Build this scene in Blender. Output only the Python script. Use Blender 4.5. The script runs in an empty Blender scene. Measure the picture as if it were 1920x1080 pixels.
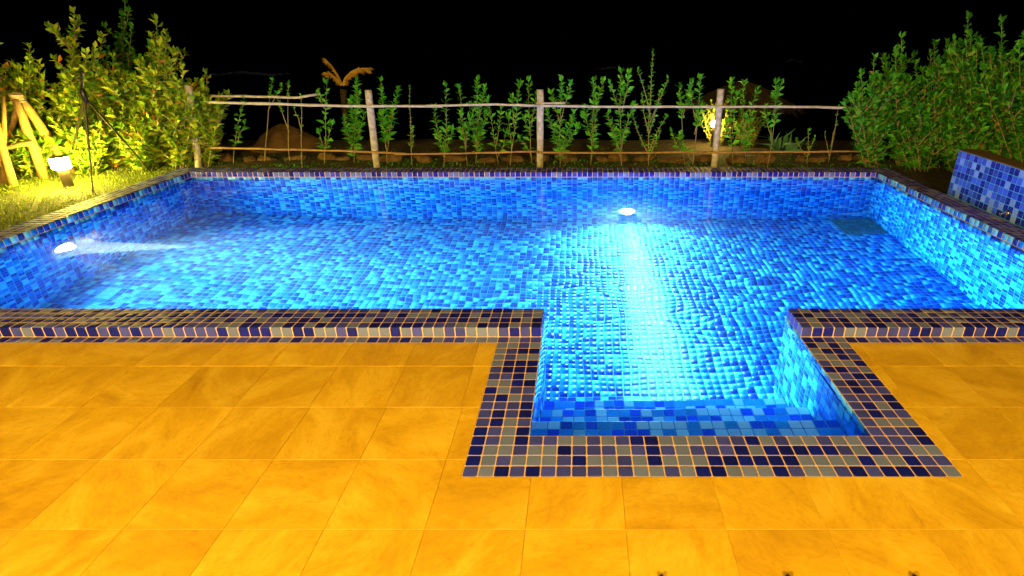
import bpy, math, random
import numpy as np
from mathutils import Vector, Matrix
random.seed(7); rng = np.random.default_rng(7)
sc = bpy.context.scene
col = sc.collection
PI = math.pi

# ------------------------------------------------------------------ camera, sky, moon, exposure
F_PX, PITCH, AX_U = 1055.84, 0.42753, 1087.5        # focal length in px of a 1920 px frame, pitch down, optical axis column
CAM = np.array([0.56669, -2.07336, 1.93527])
cam_d = bpy.data.cameras.new('camera'); cam = bpy.data.objects.new('camera', cam_d); col.objects.link(cam)
cam.location = CAM.tolist(); cam.rotation_euler = (PI/2 - PITCH, 0, 0)
cam_d.sensor_fit = 'HORIZONTAL'; cam_d.sensor_width = 36.0; cam_d.lens = 36.0*F_PX/1920
cam_d.shift_x = -(AX_U-960)/1920; cam_d.clip_start = 0.02; cam_d.clip_end = 9000
sc.camera = cam
w = bpy.data.worlds.new('World'); sc.world = w; w.use_nodes = True
wn = w.node_tree.nodes; bg = wn['Background']
sky = wn.new('ShaderNodeTexSky'); sky.sky_type = 'NISHITA'; sky.sun_disc = False
sky.sun_elevation = math.radians(-7.0); sky.sun_rotation = math.radians(160)
w.node_tree.links.new(sky.outputs[0], bg.inputs[0]); bg.inputs[1].default_value = 0.05
moon = bpy.data.lights.new('moon', 'SUN'); moon.energy = 0.02; moon.angle = math.radians(0.5); moon.color = (0.8, 0.88, 1.0)
mo = bpy.data.objects.new('moon', moon); col.objects.link(mo); mo.rotation_euler = (math.radians(40), 0, math.radians(30))
sc.view_settings.view_transform = 'Standard'; sc.view_settings.look = 'None'
sc.view_settings.exposure = 0.0; sc.view_settings.gamma = 1.0; sc.view_settings.use_curve_mapping = False
cy = sc.cycles
cy.use_denoising = True; cy.max_bounces = 12; cy.diffuse_bounces = 7; cy.glossy_bounces = 5; cy.transmission_bounces = 8
cy.volume_bounces = 0; cy.sample_clamp_indirect = 6.0; cy.caustics_refractive = True; cy.caustics_reflective = True
cy.blur_glossy = 0.5

# ------------------------------------------------------------------ placing helpers: a sight line of the photograph met with a plane of the place
_fw = np.array([0, math.cos(PITCH), -math.sin(PITCH)]); _up = np.array([0, math.sin(PITCH), math.cos(PITCH)])
def sight(u, v):
    d = _fw*F_PX + np.array([1., 0, 0])*(u-AX_U) - _up*(v-540); return d/np.linalg.norm(d)
def at_y(u, v, Y): d = sight(u, v); return CAM + d*((Y-CAM[1])/d[1])
def at_z(u, v, Z): d = sight(u, v); return CAM + d*((Z-CAM[2])/d[2])
def zc_of(p): return float((np.asarray(p)-CAM) @ _fw)

# ------------------------------------------------------------------ objects
def mesh_obj(name, verts, faces, mats, parent=None, midx=None, smooth=False):
    me = bpy.data.meshes.new(name); me.from_pydata([tuple(map(float, v)) for v in verts], [], faces)
    for m in (mats if isinstance(mats, (list, tuple)) else [mats]): me.materials.append(m)
    if midx is not None: me.polygons.foreach_set('material_index', np.asarray(midx, dtype=np.int32))
    if smooth: me.polygons.foreach_set('use_smooth', [True]*len(me.polygons))
    me.update()
    o = bpy.data.objects.new(name, me); col.objects.link(o)
    if parent: o.parent = parent
    return o
def tag(o, label=None, cat=None, group=None, kind=None):
    for k, v in (('label', label), ('category', cat), ('group', group), ('kind', kind)):
        if v: o[k] = v
    return o
def empty(name, loc, label, cat, group=None):
    o = bpy.data.objects.new(name, None); o.empty_display_size = .1; col.objects.link(o)
    o.location = [float(c) for c in loc]; return tag(o, label, cat, group)

class MB:
    """collects pieces of one part"""
    def __init__(s): s.v = []; s.f = []; s.m = []
    def add(s, v, f, m=0):
        b = len(s.v); s.v += [tuple(map(float, p)) for p in v]; s.f += [tuple(b+i for i in q) for q in f]; s.m += [m]*len(f); return s
    def box(s, lo, hi, m=0, bev=0.0):
        (x0, y0, z0), (x1, y1, z1) = lo, hi
        if not bev:
            v = [(x0,y0,z0),(x1,y0,z0),(x1,y1,z0),(x0,y1,z0),(x0,y0,z1),(x1,y0,z1),(x1,y1,z1),(x0,y1,z1)]
            return s.add(v, [(3,2,1,0),(4,5,6,7),(0,1,5,4),(1,2,6,5),(2,3,7,6),(3,0,4,7)], m)
        b = bev
        v = [(x0,y0,z0),(x1,y0,z0),(x1,y1,z0),(x0,y1,z0),(x0,y0,z1-b),(x1,y0,z1-b),(x1,y1,z1-b),(x0,y1,z1-b),
             (x0+b,y0+b,z1),(x1-b,y0+b,z1),(x1-b,y1-b,z1),(x0+b,y1-b,z1)]
        f = [(3,2,1,0),(8,9,10,11)]
        for i in range(4):
            j = (i+1) % 4; f += [(i, j, 4+j, 4+i), (4+i, 4+j, 8+j, 8+i)]
        return s.add(v, f, m)
    def tube(s, pts, rad, n=8, m=0, cap=True):
        pts = [Vector(p) for p in pts]; rad = rad if isinstance(rad, (list, tuple)) else [rad]*len(pts)
        v = []; f = []
        for i, p in enumerate(pts):
            t = (pts[min(i+1, len(pts)-1)] - pts[max(i-1, 0)]).normalized()
            a = t.orthogonal().normalized() if i == 0 else (a - t*a.dot(t)).normalized()
            b = t.cross(a)
            for k in range(n):
                an = 2*PI*k/n; v.append(p + a*math.cos(an)*rad[i] + b*math.sin(an)*rad[i])
        for i in range(len(pts)-1):
            for k in range(n):
                k2 = (k+1) % n; f.append((i*n+k, i*n+k2, (i+1)*n+k2, (i+1)*n+k))
        if cap: f += [tuple(range(n-1, -1, -1)), tuple((len(pts)-1)*n+k for k in range(n))]
        return s.add(v, f, m)
    def lathe(s, prof, c=(0,0,0), n=20, m=0, axis='z'):
        v = []; f = []
        for r, h in prof:
            for k in range(n):
                an = 2*PI*k/n; a, b = r*math.cos(an), r*math.sin(an)
                p = {'z': (a, b, h), 'x': (h, a, b), 'y': (b, h, a)}[axis]
                v.append((p[0]+c[0], p[1]+c[1], p[2]+c[2]))
        for i in range(len(prof)-1):
            for k in range(n):
                k2 = (k+1) % n; f.append((i*n+k, i*n+k2, (i+1)*n+k2, (i+1)*n+k))
        f += [tuple(range(n-1, -1, -1)), tuple((len(prof)-1)*n+k for k in range(n))]
        return s.add(v, f, m)
    def build(s, name, mats, parent=None, smooth=False, origin=None):
        v = s.v if origin is None else [(p[0]-origin[0], p[1]-origin[1], p[2]-origin[2]) for p in s.v]
        return mesh_obj(name, v, s.f, mats, parent, s.m, smooth)

# ------------------------------------------------------------------ materials
def new_mat(name):
    m = bpy.data.materials.new(name); m.use_nodes = True
    nt = m.node_tree; return m, nt, nt.nodes['Principled BSDF']
def node(nt, t, **k):
    n = nt.nodes.new(t)
    for a, v in k.items(): setattr(n, a, v)
    return n
def ramp(nt, src, stops):
    r = node(nt, 'ShaderNodeValToRGB'); e = r.color_ramp.elements
    while len(e) < len(stops): e.new(0.5)
    for i, (p, c) in enumerate(stops): e[i].position = p; e[i].color = (*c, 1) if len(c) == 3 else c
    nt.links.new(src, r.inputs[0]); return r
def simple(name, c, rough=0.6, noise=0.0, scale=30.0, bump=0.0, metal=0.0, spec=0.5):
    m, nt, p = new_mat(name); p.inputs['Roughness'].default_value = rough; p.inputs['Metallic'].default_value = metal
    p.inputs['Specular IOR Level'].default_value = spec
    p.inputs['Base Color'].default_value = (*c, 1)
    if noise or bump:
        tc = node(nt, 'ShaderNodeTexCoord'); nz = node(nt, 'ShaderNodeTexNoise'); nz.inputs['Scale'].default_value = scale
        nz.inputs['Detail'].default_value = 6
        nt.links.new(tc.outputs['Object'], nz.inputs['Vector'])
        if noise:
            lo = tuple(x*(1-noise) for x in c); hi = tuple(min(1, x*(1+noise)) for x in c)
            r = ramp(nt, nz.outputs['Fac'], [(.3, lo), (.7, hi)]); nt.links.new(r.outputs[0], p.inputs['Base Color'])
        if bump:
            b = node(nt, 'ShaderNodeBump'); b.inputs['Strength'].default_value = bump; b.inputs['Distance'].default_value = 0.01
            nt.links.new(nz.outputs['Fac'], b.inputs['Height']); nt.links.new(b.outputs[0], p.inputs['Normal'])
    return m
def glass_tile(name, c, var=0.22, rl=.16, rh=.36):
    """glazed mosaic: each tile's own tint varies, faint mottling inside"""
    m, nt, p = new_mat(name); p.inputs['Roughness'].default_value = 0.16; p.inputs['Specular IOR Level'].default_value = 0.35 if rl < .2 else 0.2
    g = node(nt, 'ShaderNodeNewGeometry'); oi = node(nt, 'ShaderNodeObjectInfo')
    ad = node(nt, 'ShaderNodeMath', operation='ADD'); fr = node(nt, 'ShaderNodeMath', operation='FRACT')
    nt.links.new(g.outputs['Random Per Island'], ad.inputs[0]); nt.links.new(oi.outputs['Random'], ad.inputs[1]); nt.links.new(ad.outputs[0], fr.inputs[0])
    lo = tuple(x*(1-var) for x in c); hi = tuple(min(.95, x*(1+var)) for x in c)
    r = ramp(nt, fr.outputs[0], [(0, lo), (1, hi)])
    nz = node(nt, 'ShaderNodeTexNoise'); nz.inputs['Scale'].default_value = 90; nz.inputs['Detail'].default_value = 4
    nt.links.new(g.outputs['Position'], nz.inputs['Vector'])
    mx = node(nt, 'ShaderNodeMix', data_type='RGBA', blend_type='MULTIPLY'); mx.inputs['Factor'].default_value = 0.35
    r2 = ramp(nt, nz.outputs['Fac'], [(.3, (.72, .72, .76)), (.7, (1, 1, 1))])
    nt.links.new(r.outputs[0], mx.inputs['A']); nt.links.new(r2.outputs[0], mx.inputs['B'])
    nt.links.new(mx.outputs['Result'], p.inputs['Base Color'])
    rr = node(nt, 'ShaderNodeMapRange'); rr.inputs['To Min'].default_value = rl; rr.inputs['To Max'].default_value = rh
    nt.links.new(nz.outputs['Fac'], rr.inputs['Value']); nt.links.new(rr.outputs[0], p.inputs['Roughness'])
    return m
T_NAVY = glass_tile('navy_glaze', (.003, .032, .33), .35)
T_ROYAL = glass_tile('royal_blue_glaze', (.005, .165, .60), .3)
T_PALE = glass_tile('pale_blue_glaze', (.10, .50, .71), .25)
K_NAVY = glass_tile('navy_kerb_glaze', (.002, .007, .27), .35, .5, .7)
K_MAUVE = glass_tile('slate_mauve_kerb_glaze', (.036, .050, .44), .25, .5, .7)
K_BEIGE = glass_tile('greyish_kerb_glaze', (.115, .16, .44), .14, .5, .7)
TILE_MATS = [T_NAVY, T_ROYAL, T_PALE, K_NAVY, K_MAUVE, K_BEIGE, glass_tile('deep_blue_wall_glaze', (.006, .014, .32), .3), glass_tile('bright_blue_wall_glaze', (.03, .085, .62), .35), glass_tile('lavender_wall_glaze', (.17, .31, .82), .2), glass_tile('cobalt_lit_step_glaze', (.008, .09, .75), .3), glass_tile('azure_lit_step_glaze', (.02, .34, .88), .25), glass_tile('aqua_lit_step_glaze', (.50, .86, .92), .08)]  # step glazes lightened to stand in for lamp light missing on the treads
M_GROUT = simple('sand_grout', (.62, .42, .22), .85, .18, 60, .15)
M_POOLGROUT = simple('pool_grout', (.06, .30, .58), .8, .12, 40)

def stone_mat():
    m, nt, p = new_mat('golden_stone'); p.inputs['Roughness'].default_value = .55; p.inputs['Specular IOR Level'].default_value = .3
    g = node(nt, 'ShaderNodeNewGeometry'); oi = node(nt, 'ShaderNodeObjectInfo')
    mul = node(nt, 'ShaderNodeVectorMath', operation='SCALE'); mul.inputs['Scale'].default_value = 37.0
    cmb = node(nt, 'ShaderNodeCombineXYZ')
    for i in range(3): nt.links.new(oi.outputs['Random'], cmb.inputs[i])
    nt.links.new(cmb.outputs[0], mul.inputs[0])
    add = node(nt, 'ShaderNodeVectorMath', operation='ADD'); nt.links.new(g.outputs['Position'], add.inputs[0]); nt.links.new(mul.outputs[0], add.inputs[1])
    vr = node(nt, 'ShaderNodeVectorRotate', rotation_type='Z_AXIS'); am = node(nt, 'ShaderNodeMath', operation='MULTIPLY'); am.inputs[1].default_value = 50.0
    nt.links.new(oi.outputs['Random'], am.inputs[0]); nt.links.new(am.outputs[0], vr.inputs['Angle']); nt.links.new(add.outputs[0], vr.inputs['Vector'])
    mp = node(nt, 'ShaderNodeMapping'); mp.inputs['Scale'].default_value = (.9, 1.7, 1)
    nt.links.new(vr.outputs[0], mp.inputs[0])
    n1 = node(nt, 'ShaderNodeTexNoise'); n1.inputs['Scale'].default_value = 2.6; n1.inputs['Detail'].default_value = 9; n1.inputs['Roughness'].default_value = .62; n1.inputs['Distortion'].default_value = .6
    nt.links.new(mp.outputs[0], n1.inputs['Vector'])
    n2 = node(nt, 'ShaderNodeTexNoise'); n2.inputs['Scale'].default_value = 34; n2.inputs['Detail'].default_value = 8; n2.inputs['Roughness'].default_value = .7
    nt.links.new(mp.outputs[0], n2.inputs['Vector'])
    r1 = ramp(nt, n1.outputs['Fac'], [(.25, (.46, .27, .012)), (.5, (.63, .40, .018)), (.75, (.80, .58, .06))])
    r2 = ramp(nt, n2.outputs['Fac'], [(.36, (.86, .82, .74)), (.52, (1, 1, 1)), (.7, (1, .98, .9))])
    mx = node(nt, 'ShaderNodeMix', data_type='RGBA', blend_type='MULTIPLY'); mx.inputs['Factor'].default_value = .75
    nt.links.new(r1.outputs[0], mx.inputs['A']); nt.links.new(r2.outputs[0], mx.inputs['B'])
    r3 = ramp(nt, oi.outputs['Random'], [(0, (.80, .77, .70)), (.3, (.93, .92, .9)), (1, (1, 1, 1))])
    mx2 = node(nt, 'ShaderNodeMix', data_type='RGBA', blend_type='MULTIPLY'); mx2.inputs['Factor'].default_value = 1
    nt.links.new(mx.outputs['Result'], mx2.inputs['A']); nt.links.new(r3.outputs[0], mx2.inputs['B'])
    # thin dark veins
    n3 = node(nt, 'ShaderNodeTexNoise'); n3.inputs['Scale'].default_value = 2.3; n3.inputs['Detail'].default_value = 7; n3.inputs['Distortion'].default_value = 1.2
    nt.links.new(mp.outputs[0], n3.inputs['Vector'])
    r4 = ramp(nt, n3.outputs['Fac'], [(.487, (1, 1, 1)), (.5, (.78, .66, .5)), (.513, (1, 1, 1))])
    mx3 = node(nt, 'ShaderNodeMix', data_type='RGBA', blend_type='MULTIPLY'); mx3.inputs['Factor'].default_value = .35
    nt.links.new(mx2.outputs['Result'], mx3.inputs['A']); nt.links.new(r4.outputs[0], mx3.inputs['B'])
    nt.links.new(mx3.outputs['Result'], p.inputs['Base Color'])
    b = node(nt, 'ShaderNodeBump'); b.inputs['Strength'].default_value = .25; b.inputs['Distance'].default_value = .004
    nt.links.new(n2.outputs['Fac'], b.inputs['Height']); nt.links.new(b.outputs[0], p.inputs['Normal'])
    return m
M_STONE = stone_mat()
M_JOINT = simple('joint_mortar', (.60, .38, .03), .9, .15, 60)
M_SOIL = simple('dark_soil', (.035, .024, .012), .95, .6, 5, .8)
M_LAWN = simple('lawn_soil', (.035, .04, .008), .95, .6, 7, .6)
M_ROCK = simple('edging_rock', (.10, .06, .022), .9, .4, 12, .6)
M_SANDM = simple('brown_earth', (.085, .05, .016), .95, .4, 6, .6)
M_WOOD = simple('weathered_wood', (.42, .42, .42), .8, .35, 18, .5)
M_BAMBOO = simple('pale_bamboo', (.46, .46, .44), .6, .25, 15, .3)
M_POLE = simple('peeled_pole', (.30, .19, .06), .7, .3, 12, .4)
M_BARK = simple('green_stem', (.24, .22, .10), .8, .3, 30)
M_BLACK = simple('black_metal', (.02, .02, .02), .3, metal=.3)
M_BROWNM = simple('brown_metal', (.03, .02, .014), .5)
M_CHROME = simple('chrome', (.75, .77, .8), .12, metal=1.0)
M_WHITEP = simple('white_bezel', (.75, .76, .76), .4)
M_GRATE = simple('grey_green_grate', (.06, .17, .18), .6, .2, 20)
M_SEA = simple('sea_water', (.004, .006, .010), .25)
M_FOAM = simple('surf_foam', (.8, .8, .8), .9)
M_THATCH = simple('dry_thatch', (.06, .04, .02), .95, .5, 25, .8)
M_WALLP = simple('house_render', (.55, .48, .38), .9, .1, 8)
M_TRUNK = simple('dark_trunk', (.03, .022, .015), .95, .4, 20, .5)
M_ROPE = simple('rope', (.4, .32, .2), .9)

def leaf_mat(name, stops, trans=.35, rough=.5):
    m, nt, p = new_mat(name)
    g = node(nt, 'ShaderNodeNewGeometry'); r = ramp(nt, g.outputs['Random Per Island'], stops)
    nt.links.new(r.outputs[0], p.inputs['Base Color']); p.inputs['Roughness'].default_value = rough; p.inputs['Specular IOR Level'].default_value = .18
    t = node(nt, 'ShaderNodeBsdfTranslucent'); nt.links.new(r.outputs[0], t.inputs[0])
    mx = node(nt, 'ShaderNodeMixShader'); mx.inputs[0].default_value = trans
    nt.links.new(p.outputs[0], mx.inputs[1]); nt.links.new(t.outputs[0], mx.inputs[2])
    nt.links.new(mx.outputs[0], nt.nodes['Material Output'].inputs['Surface'])
    return m
L_SAP = leaf_mat('sapling_leaf', [(0, (.03, .22, .012)), (.6, (.085, .45, .025)), (1, (.18, .58, .05))])
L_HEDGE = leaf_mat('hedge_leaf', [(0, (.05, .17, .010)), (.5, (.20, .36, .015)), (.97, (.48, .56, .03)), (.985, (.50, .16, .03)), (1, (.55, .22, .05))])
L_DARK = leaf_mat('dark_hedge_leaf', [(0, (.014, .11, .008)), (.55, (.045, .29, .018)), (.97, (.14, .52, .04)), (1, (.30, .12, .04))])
L_PALM = leaf_mat('palm_leaf', [(0, (.60, .42, .06)), (1, (.80, .58, .10))])
L_AGAVE = leaf_mat('agave_leaf', [(0, (.05, .16, .10)), (1, (.08, .24, .15))], .1)
L_GRASS = leaf_mat('grass_blade', [(0, (.05, .12, .004)), (.5, (.15, .24, .008)), (1, (.34, .38, .012))], .3, .6)
M_FLOWER = leaf_mat('orange_flower', [(0, (.75, .22, .04)), (1, (.85, .35, .08))])

def emit_mat(name, c, s):
    m = bpy.data.materials.new(name); m.use_nodes = True; nt = m.node_tree; nt.nodes.clear()
    e = node(nt, 'ShaderNodeEmission'); e.inputs[0].default_value = (*c, 1); e.inputs[1].default_value = s
    o = node(nt, 'ShaderNodeOutputMaterial'); nt.links.new(e.outputs[0], o.inputs[0]); return m
E_POOL = emit_mat('pool_lamp_glow', (.85, .95, 1.0), 60)
E_BOLL = emit_mat('warm_lamp_glow', (1.0, .76, .10), 850)
E_FAR = emit_mat('far_lamp_glow', (1.0, .66, .14), 500)
E_HOUSE = emit_mat('house_lamp_glow', (1.0, .58, .18), 20)

# ------------------------------------------------------------------ dimensions (a mosaic tile and its joint = P)
P = 0.075
X0, X1 = -5.1, 4.875          # inside of the pool
YN, YF = 1.65, 6.075
BX0, BX1, BY0 = 0.3, 2.1, 0.3 # inside of the bay
KT = 0.075                    # top of the raised kerb
FZ = KT - 27*P                # pool floor
WL = -0.03                    # water line
GP = 0.0016                   # tiles stand proud of their grout

# ------------------------------------------------------------------ the mosaic
def oct_tile(name, mat):
    s, c, b = .0345, .006, .0022
    def ring(h, i):
        a = s-i; k = c
        return [(-a+k,-a,h),(a-k,-a,h),(a,-a+k,h),(a,a-k,h),(a-k,a,h),(-a+k,a,h),(-a,a-k,h),(-a,-a+k,h)]
    v = ring(-.004, 0) + ring(GP-.0012, 0) + ring(GP, b)
    f = [tuple(range(16, 24))]
    for i in range(8):
        j = (i+1) % 8; f += [(i, j, 8+j, 8+i), (8+i, 8+j, 16+j, 16+i)]
    me = bpy.data.meshes.new(name); me.from_pydata(v, [], f); me.materials.append(mat); return me
TILE_ME = [oct_tile('mosaic_tile', m) for m in TILE_MATS]
SQ_V = np.array([(-1,-1,-1.0),(1,-1,-1.0),(1,1,-1.0),(-1,1,-1.0),(-.93,-.93,1),(.93,-.93,1),(.93,.93,1),(-.93,.93,1)])
SQ_F = np.array([(4,5,6,7),(0,1,5,4),(1,2,6,5),(2,3,7,6),(3,0,4,7)])
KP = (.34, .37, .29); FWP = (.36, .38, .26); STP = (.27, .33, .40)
class Mosaic:
    """all the tiles of one thing: a sheet of them per surface"""
    def __init__(s): s.o = []; s.u = []; s.n = []; s.c = []; s.owner = []; s.pick = []; s.sc = []
    def sheet(s, owner, origin, du, dv, n, nu, nv, probs=(.34, .33, .33), pick=None, sv=1.0):
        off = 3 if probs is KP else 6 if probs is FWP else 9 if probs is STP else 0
        du, dv, n, origin = map(lambda a: np.array(a, float), (du, dv, n, origin))
        for j in range(nv):
            for i in range(nu):
                o = origin + du*P*(i+.5) + dv*P*sv*(j+.5)
                s.o.append(o); s.u.append(du); s.n.append(n); s.c.append(off+int(rng.choice(3, p=probs))); s.owner.append(owner)
                s.pick.append(True if pick is None else bool(pick(o))); s.sc.append(sv)
    def build(s, thing, most=300):
        O = np.array(s.o); N = np.array(s.n); U = np.array(s.u); V = np.cross(N, U); C = np.array(s.c); S = np.array(s.sc)
        d = O - CAM; z = d @ _fw; dist = np.linalg.norm(d, axis=1)
        up = AX_U + F_PX*d[:, 0]/np.maximum(z, .01); vp = 540 - F_PX*(d @ _up)/np.maximum(z, .01)
        area = np.maximum(0, -(d*N).sum(1)/dist)/dist**2
        ok = (z > .1) & (up > -40) & (up < 1960) & (vp > 0) & (vp < 1120) & np.array(s.pick)
        score = np.where(ok, area, -1); order = np.argsort(-score)
        one = [k for k in order[:most] if score[k] > 0]; rest = np.setdiff1d(np.arange(len(O)), one)
        for k in one:
            o = bpy.data.objects.new('mosaic_tile', TILE_ME[C[k]]); col.objects.link(o); o.parent = s.owner[k]
            tx, ty = rng.normal(0, .0035, 2)
            R = Matrix(((U[k][0], V[k][0]*S[k], N[k][0]), (U[k][1], V[k][1]*S[k], N[k][1]), (U[k][2], V[k][2]*S[k], N[k][2])))
            R = R @ Matrix.Rotation(tx, 3, 'X') @ Matrix.Rotation(ty, 3, 'Y')
            M = R.to_4x4(); M.translation = Vector(O[k].tolist()); o.matrix_world = M
        if len(rest):
            h = .0345; base = SQ_V*np.array([h, h, 0]); top = np.where(SQ_V[:, 2] > 0, GP, -.003)
            jit = rng.normal(0, .00035, (len(rest), 8))*(SQ_V[:, 2] > 0)
            W = (O[rest][:, None, :] + base[None, :, 0:1]*U[rest][:, None, :] + (base[None, :, 1:2]*S[rest][:, None, None])*V[rest][:, None, :] + (top[None, :]+jit)[:, :, None]*N[rest][:, None, :])
            Fc = (SQ_F[None] + 8*np.arange(len(rest))[:, None, None]).reshape(-1, 4)
            me = bpy.data.meshes.new('mosaic'); nv, nf = len(rest)*8, len(Fc)
            me.vertices.add(nv); me.vertices.foreach_set('co', W.reshape(-1).astype(np.float32))
            me.loops.add(nf*4); me.loops.foreach_set('vertex_index', Fc.reshape(-1).astype(np.int32))
            me.polygons.add(nf); me.polygons.foreach_set('loop_start', np.arange(0, nf*4, 4, dtype=np.int32)); me.polygons.foreach_set('loop_total', np.full(nf, 4, dtype=np.int32))
            for m in TILE_MATS: me.materials.append(m)
            me.polygons.foreach_set('material_index', np.repeat(C[rest], 5).astype(np.int32)); me.update(calc_edges=True); me.validate()
            o = bpy.data.objects.new('mosaic', me); col.objects.link(o); o.parent = thing; o['kind'] = 'stuff'
def top_thing(name, label, cat, group=None): return empty(name, (0, 0, 0), label, cat, group)

# ---- the pool basin
pool = top_thing('swimming_pool', 'blue mosaic swimming pool full of glowing water with a step bay', 'swimming pool')
mz = Mosaic(); FP = (.32, .34, .34); WP = (.34, .36, .30)
floor = MB()
floor.box((X0-.12, YN, FZ-.15), (X1+.12, YF+.12, FZ)); floor.box((BX0-.12, BY0-.12, FZ-.15), (BX1+.12, YN, FZ))
floor = floor.build('floor', M_POOLGROUT, pool)
NX, NY = round((X1-X0)/P), round((YF-YN)/P); NB = round((BX1-BX0)/P); NBY = round((YN-BY0)/P)
mz.sheet(floor, (X0, YN, FZ), (1,0,0), (0,1,0), (0,0,1), NX, NY, FP, lambda o: (BX0+.1 < o[0] < BX1-.1 and o[1] > 1.55) or o[1] > 3.2)
mz.sheet(floor, (BX0, BY0, FZ), (1,0,0), (0,1,0), (0,0,1), NB, NBY, FP, lambda o: o[1] > 1.5)
def wall(lo, hi, origin, du, n, nu, rows=26, pick=lambda o: False):
    wl = MB().box(lo, hi).build('wall', M_POOLGROUT, pool)
    mz.sheet(wl, origin, du, (0, 0, 1), n, nu, rows, WP, pick)
WT = 0.0                                         # the basin's walls end under the kerb at z = 0
wall((X0-.12, YN-.12, FZ), (X0, YF+.12, WT), (X0, YF, FZ), (0,-1,0), (1,0,0), NY)
wall((X1, YN-.12, FZ), (X1+.12, YF+.12, WT), (X1, YN, FZ), (0,1,0), (-1,0,0), NY)
wall((X0, YF, FZ), (X1, YF+.12, WT), (X1, YF, FZ), (-1,0,0), (0,-1,0), NX)
wall((X0, YN-.12, FZ), (BX0-.12, YN, WT), (X0, YN, FZ), (1,0,0), (0,1,0), round((BX0-X0)/P))
wall((BX1+.12, YN-.12, FZ), (X1, YN, WT), (BX1, YN, FZ), (1,0,0), (0,1,0), round((X1-BX1)/P))
wall((BX0-.12, BY0-.12, FZ), (BX0, YN, -.004), (BX0, YN, FZ), (0,-1,0), (1,0,0), NBY)
wall((BX1, BY0-.12, FZ), (BX1+.12, YN, -.004), (BX1, BY0, FZ), (0,1,0), (-1,0,0), NBY, pick=lambda o: o[2] > -.9)
wall((BX0, BY0-.12, FZ), (BX1, BY0, -.004), (BX0, BY0, FZ), (1,0,0), (0,1,0), NB)
mz.build(pool, 300)

# ---- steps down into the bay
steps = top_thing('pool_steps', 'three submerged mosaic steps at the near end of the step bay', 'steps')
ms = Mosaic()
for (yn, zt, zb) in ((.66, -.30, -.66), (1.06, -.68, -1.06), (1.46, -1.08, FZ+.002)):
    st = MB().box((BX0+.003, BY0+.003, zb), (BX1-.003, yn, zt), bev=.004).build('step', M_POOLGROUT, steps)
    nv = 5 if zt > -.4 else 5
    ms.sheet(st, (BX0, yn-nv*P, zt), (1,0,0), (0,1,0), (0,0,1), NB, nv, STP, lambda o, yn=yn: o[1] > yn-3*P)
    ms.sheet(st, (BX1, yn, zt-4*P), (-1,0,0), (0,0,1), (0,1,0), NB, 4, FP, lambda o: False)
ms.build(steps, 240)

# ---- raised kerb round the pool
kerb = top_thing('pool_coping', 'raised mosaic kerb running round the pool edge in navy, purple grey and beige', 'pool coping')
mk = Mosaic(); G = KT-.0016
KW = .3; OX0, OX1, OY1, KY = X0-KW, X1+KW, YF+KW, YN-KW
def kbox(lo, hi): return MB().box(lo, hi, bev=.006).build('kerb', M_GROUT, kerb)
kl = kbox((OX0, KY+GP, -.3), (X0, OY1, G)); kr = kbox((X1, KY+GP, -.3), (OX1, OY1, G))
kf = kbox((X0, YF, 0), (X1, OY1, G)); kn = kbox((X0, KY+GP, 0), (BX0-GP, YN, G)); km = kbox((BX1+GP, KY+GP, 0), (X1, YN, G))
NK = round((OY1-KY)/P)
mk.sheet(kl, (OX0, KY, G), (1,0,0), (0,1,0), (0,0,1), 4, NK, KP); mk.sheet(kr, (X1, KY, G), (1,0,0), (0,1,0), (0,0,1), 4, NK, KP)
mk.sheet(kf, (X0, YF, G), (1,0,0), (0,1,0), (0,0,1), NX, 4, KP)
nl, nr = round((BX0-X0)/P), round((X1-BX1)/P)
mk.sheet(kn, (X0, KY, G), (1,0,0), (0,1,0), (0,0,1), nl, 4, KP); mk.sheet(km, (BX1, KY, G), (1,0,0), (0,1,0), (0,0,1), nr, 4, KP)
# faces towards the terrace, the bay and the water
mk.sheet(kn, (OX0, KY+GP, 0), (1,0,0), (0,0,1), (0,-1,0), nl+4, 1, KP); mk.sheet(km, (BX1, KY+GP, 0), (1,0,0), (0,0,1), (0,-1,0), nr+4, 1, KP)
mk.sheet(kn, (BX0-GP, YN, 0), (0,-1,0), (0,0,1), (1,0,0), 4, 1, KP); mk.sheet(km, (BX1+GP, KY, 0), (0,1,0), (0,0,1), (-1,0,0), 4, 1, KP)
mk.sheet(kl, (X0, YF, 0), (0,-1,0), (0,0,1), (1,0,0), NY, 1, WP); mk.sheet(kr, (X1, YN, 0), (0,1,0), (0,0,1), (-1,0,0), NY, 1, WP)
mk.sheet(kf, (X1, YF, 0), (-1,0,0), (0,0,1), (0,-1,0), NX, 1, KP)
mk.sheet(kn, (X0, YN, 0), (1,0,0), (0,0,1), (0,1,0), nl, 1, KP); mk.sheet(km, (BX1, YN, 0), (1,0,0), (0,0,1), (0,1,0), nr, 1, KP)
# the row of tiles let into the terrace at the foot of the kerb
for x0_, n_ in ((OX0, 72), (2.4, round((OX1-2.4)/P))):
    bd = MB().box((x0_, KY-P, -.2), (x0_+n_*P, KY+GP, -GP)).build('border', M_GROUT, kerb)
    mk.sheet(bd, (x0_, KY-P, -GP), (1,0,0), (0,1,0), (0,0,1), n_, 1, KP)
mk.build(kerb, 300)

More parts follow.
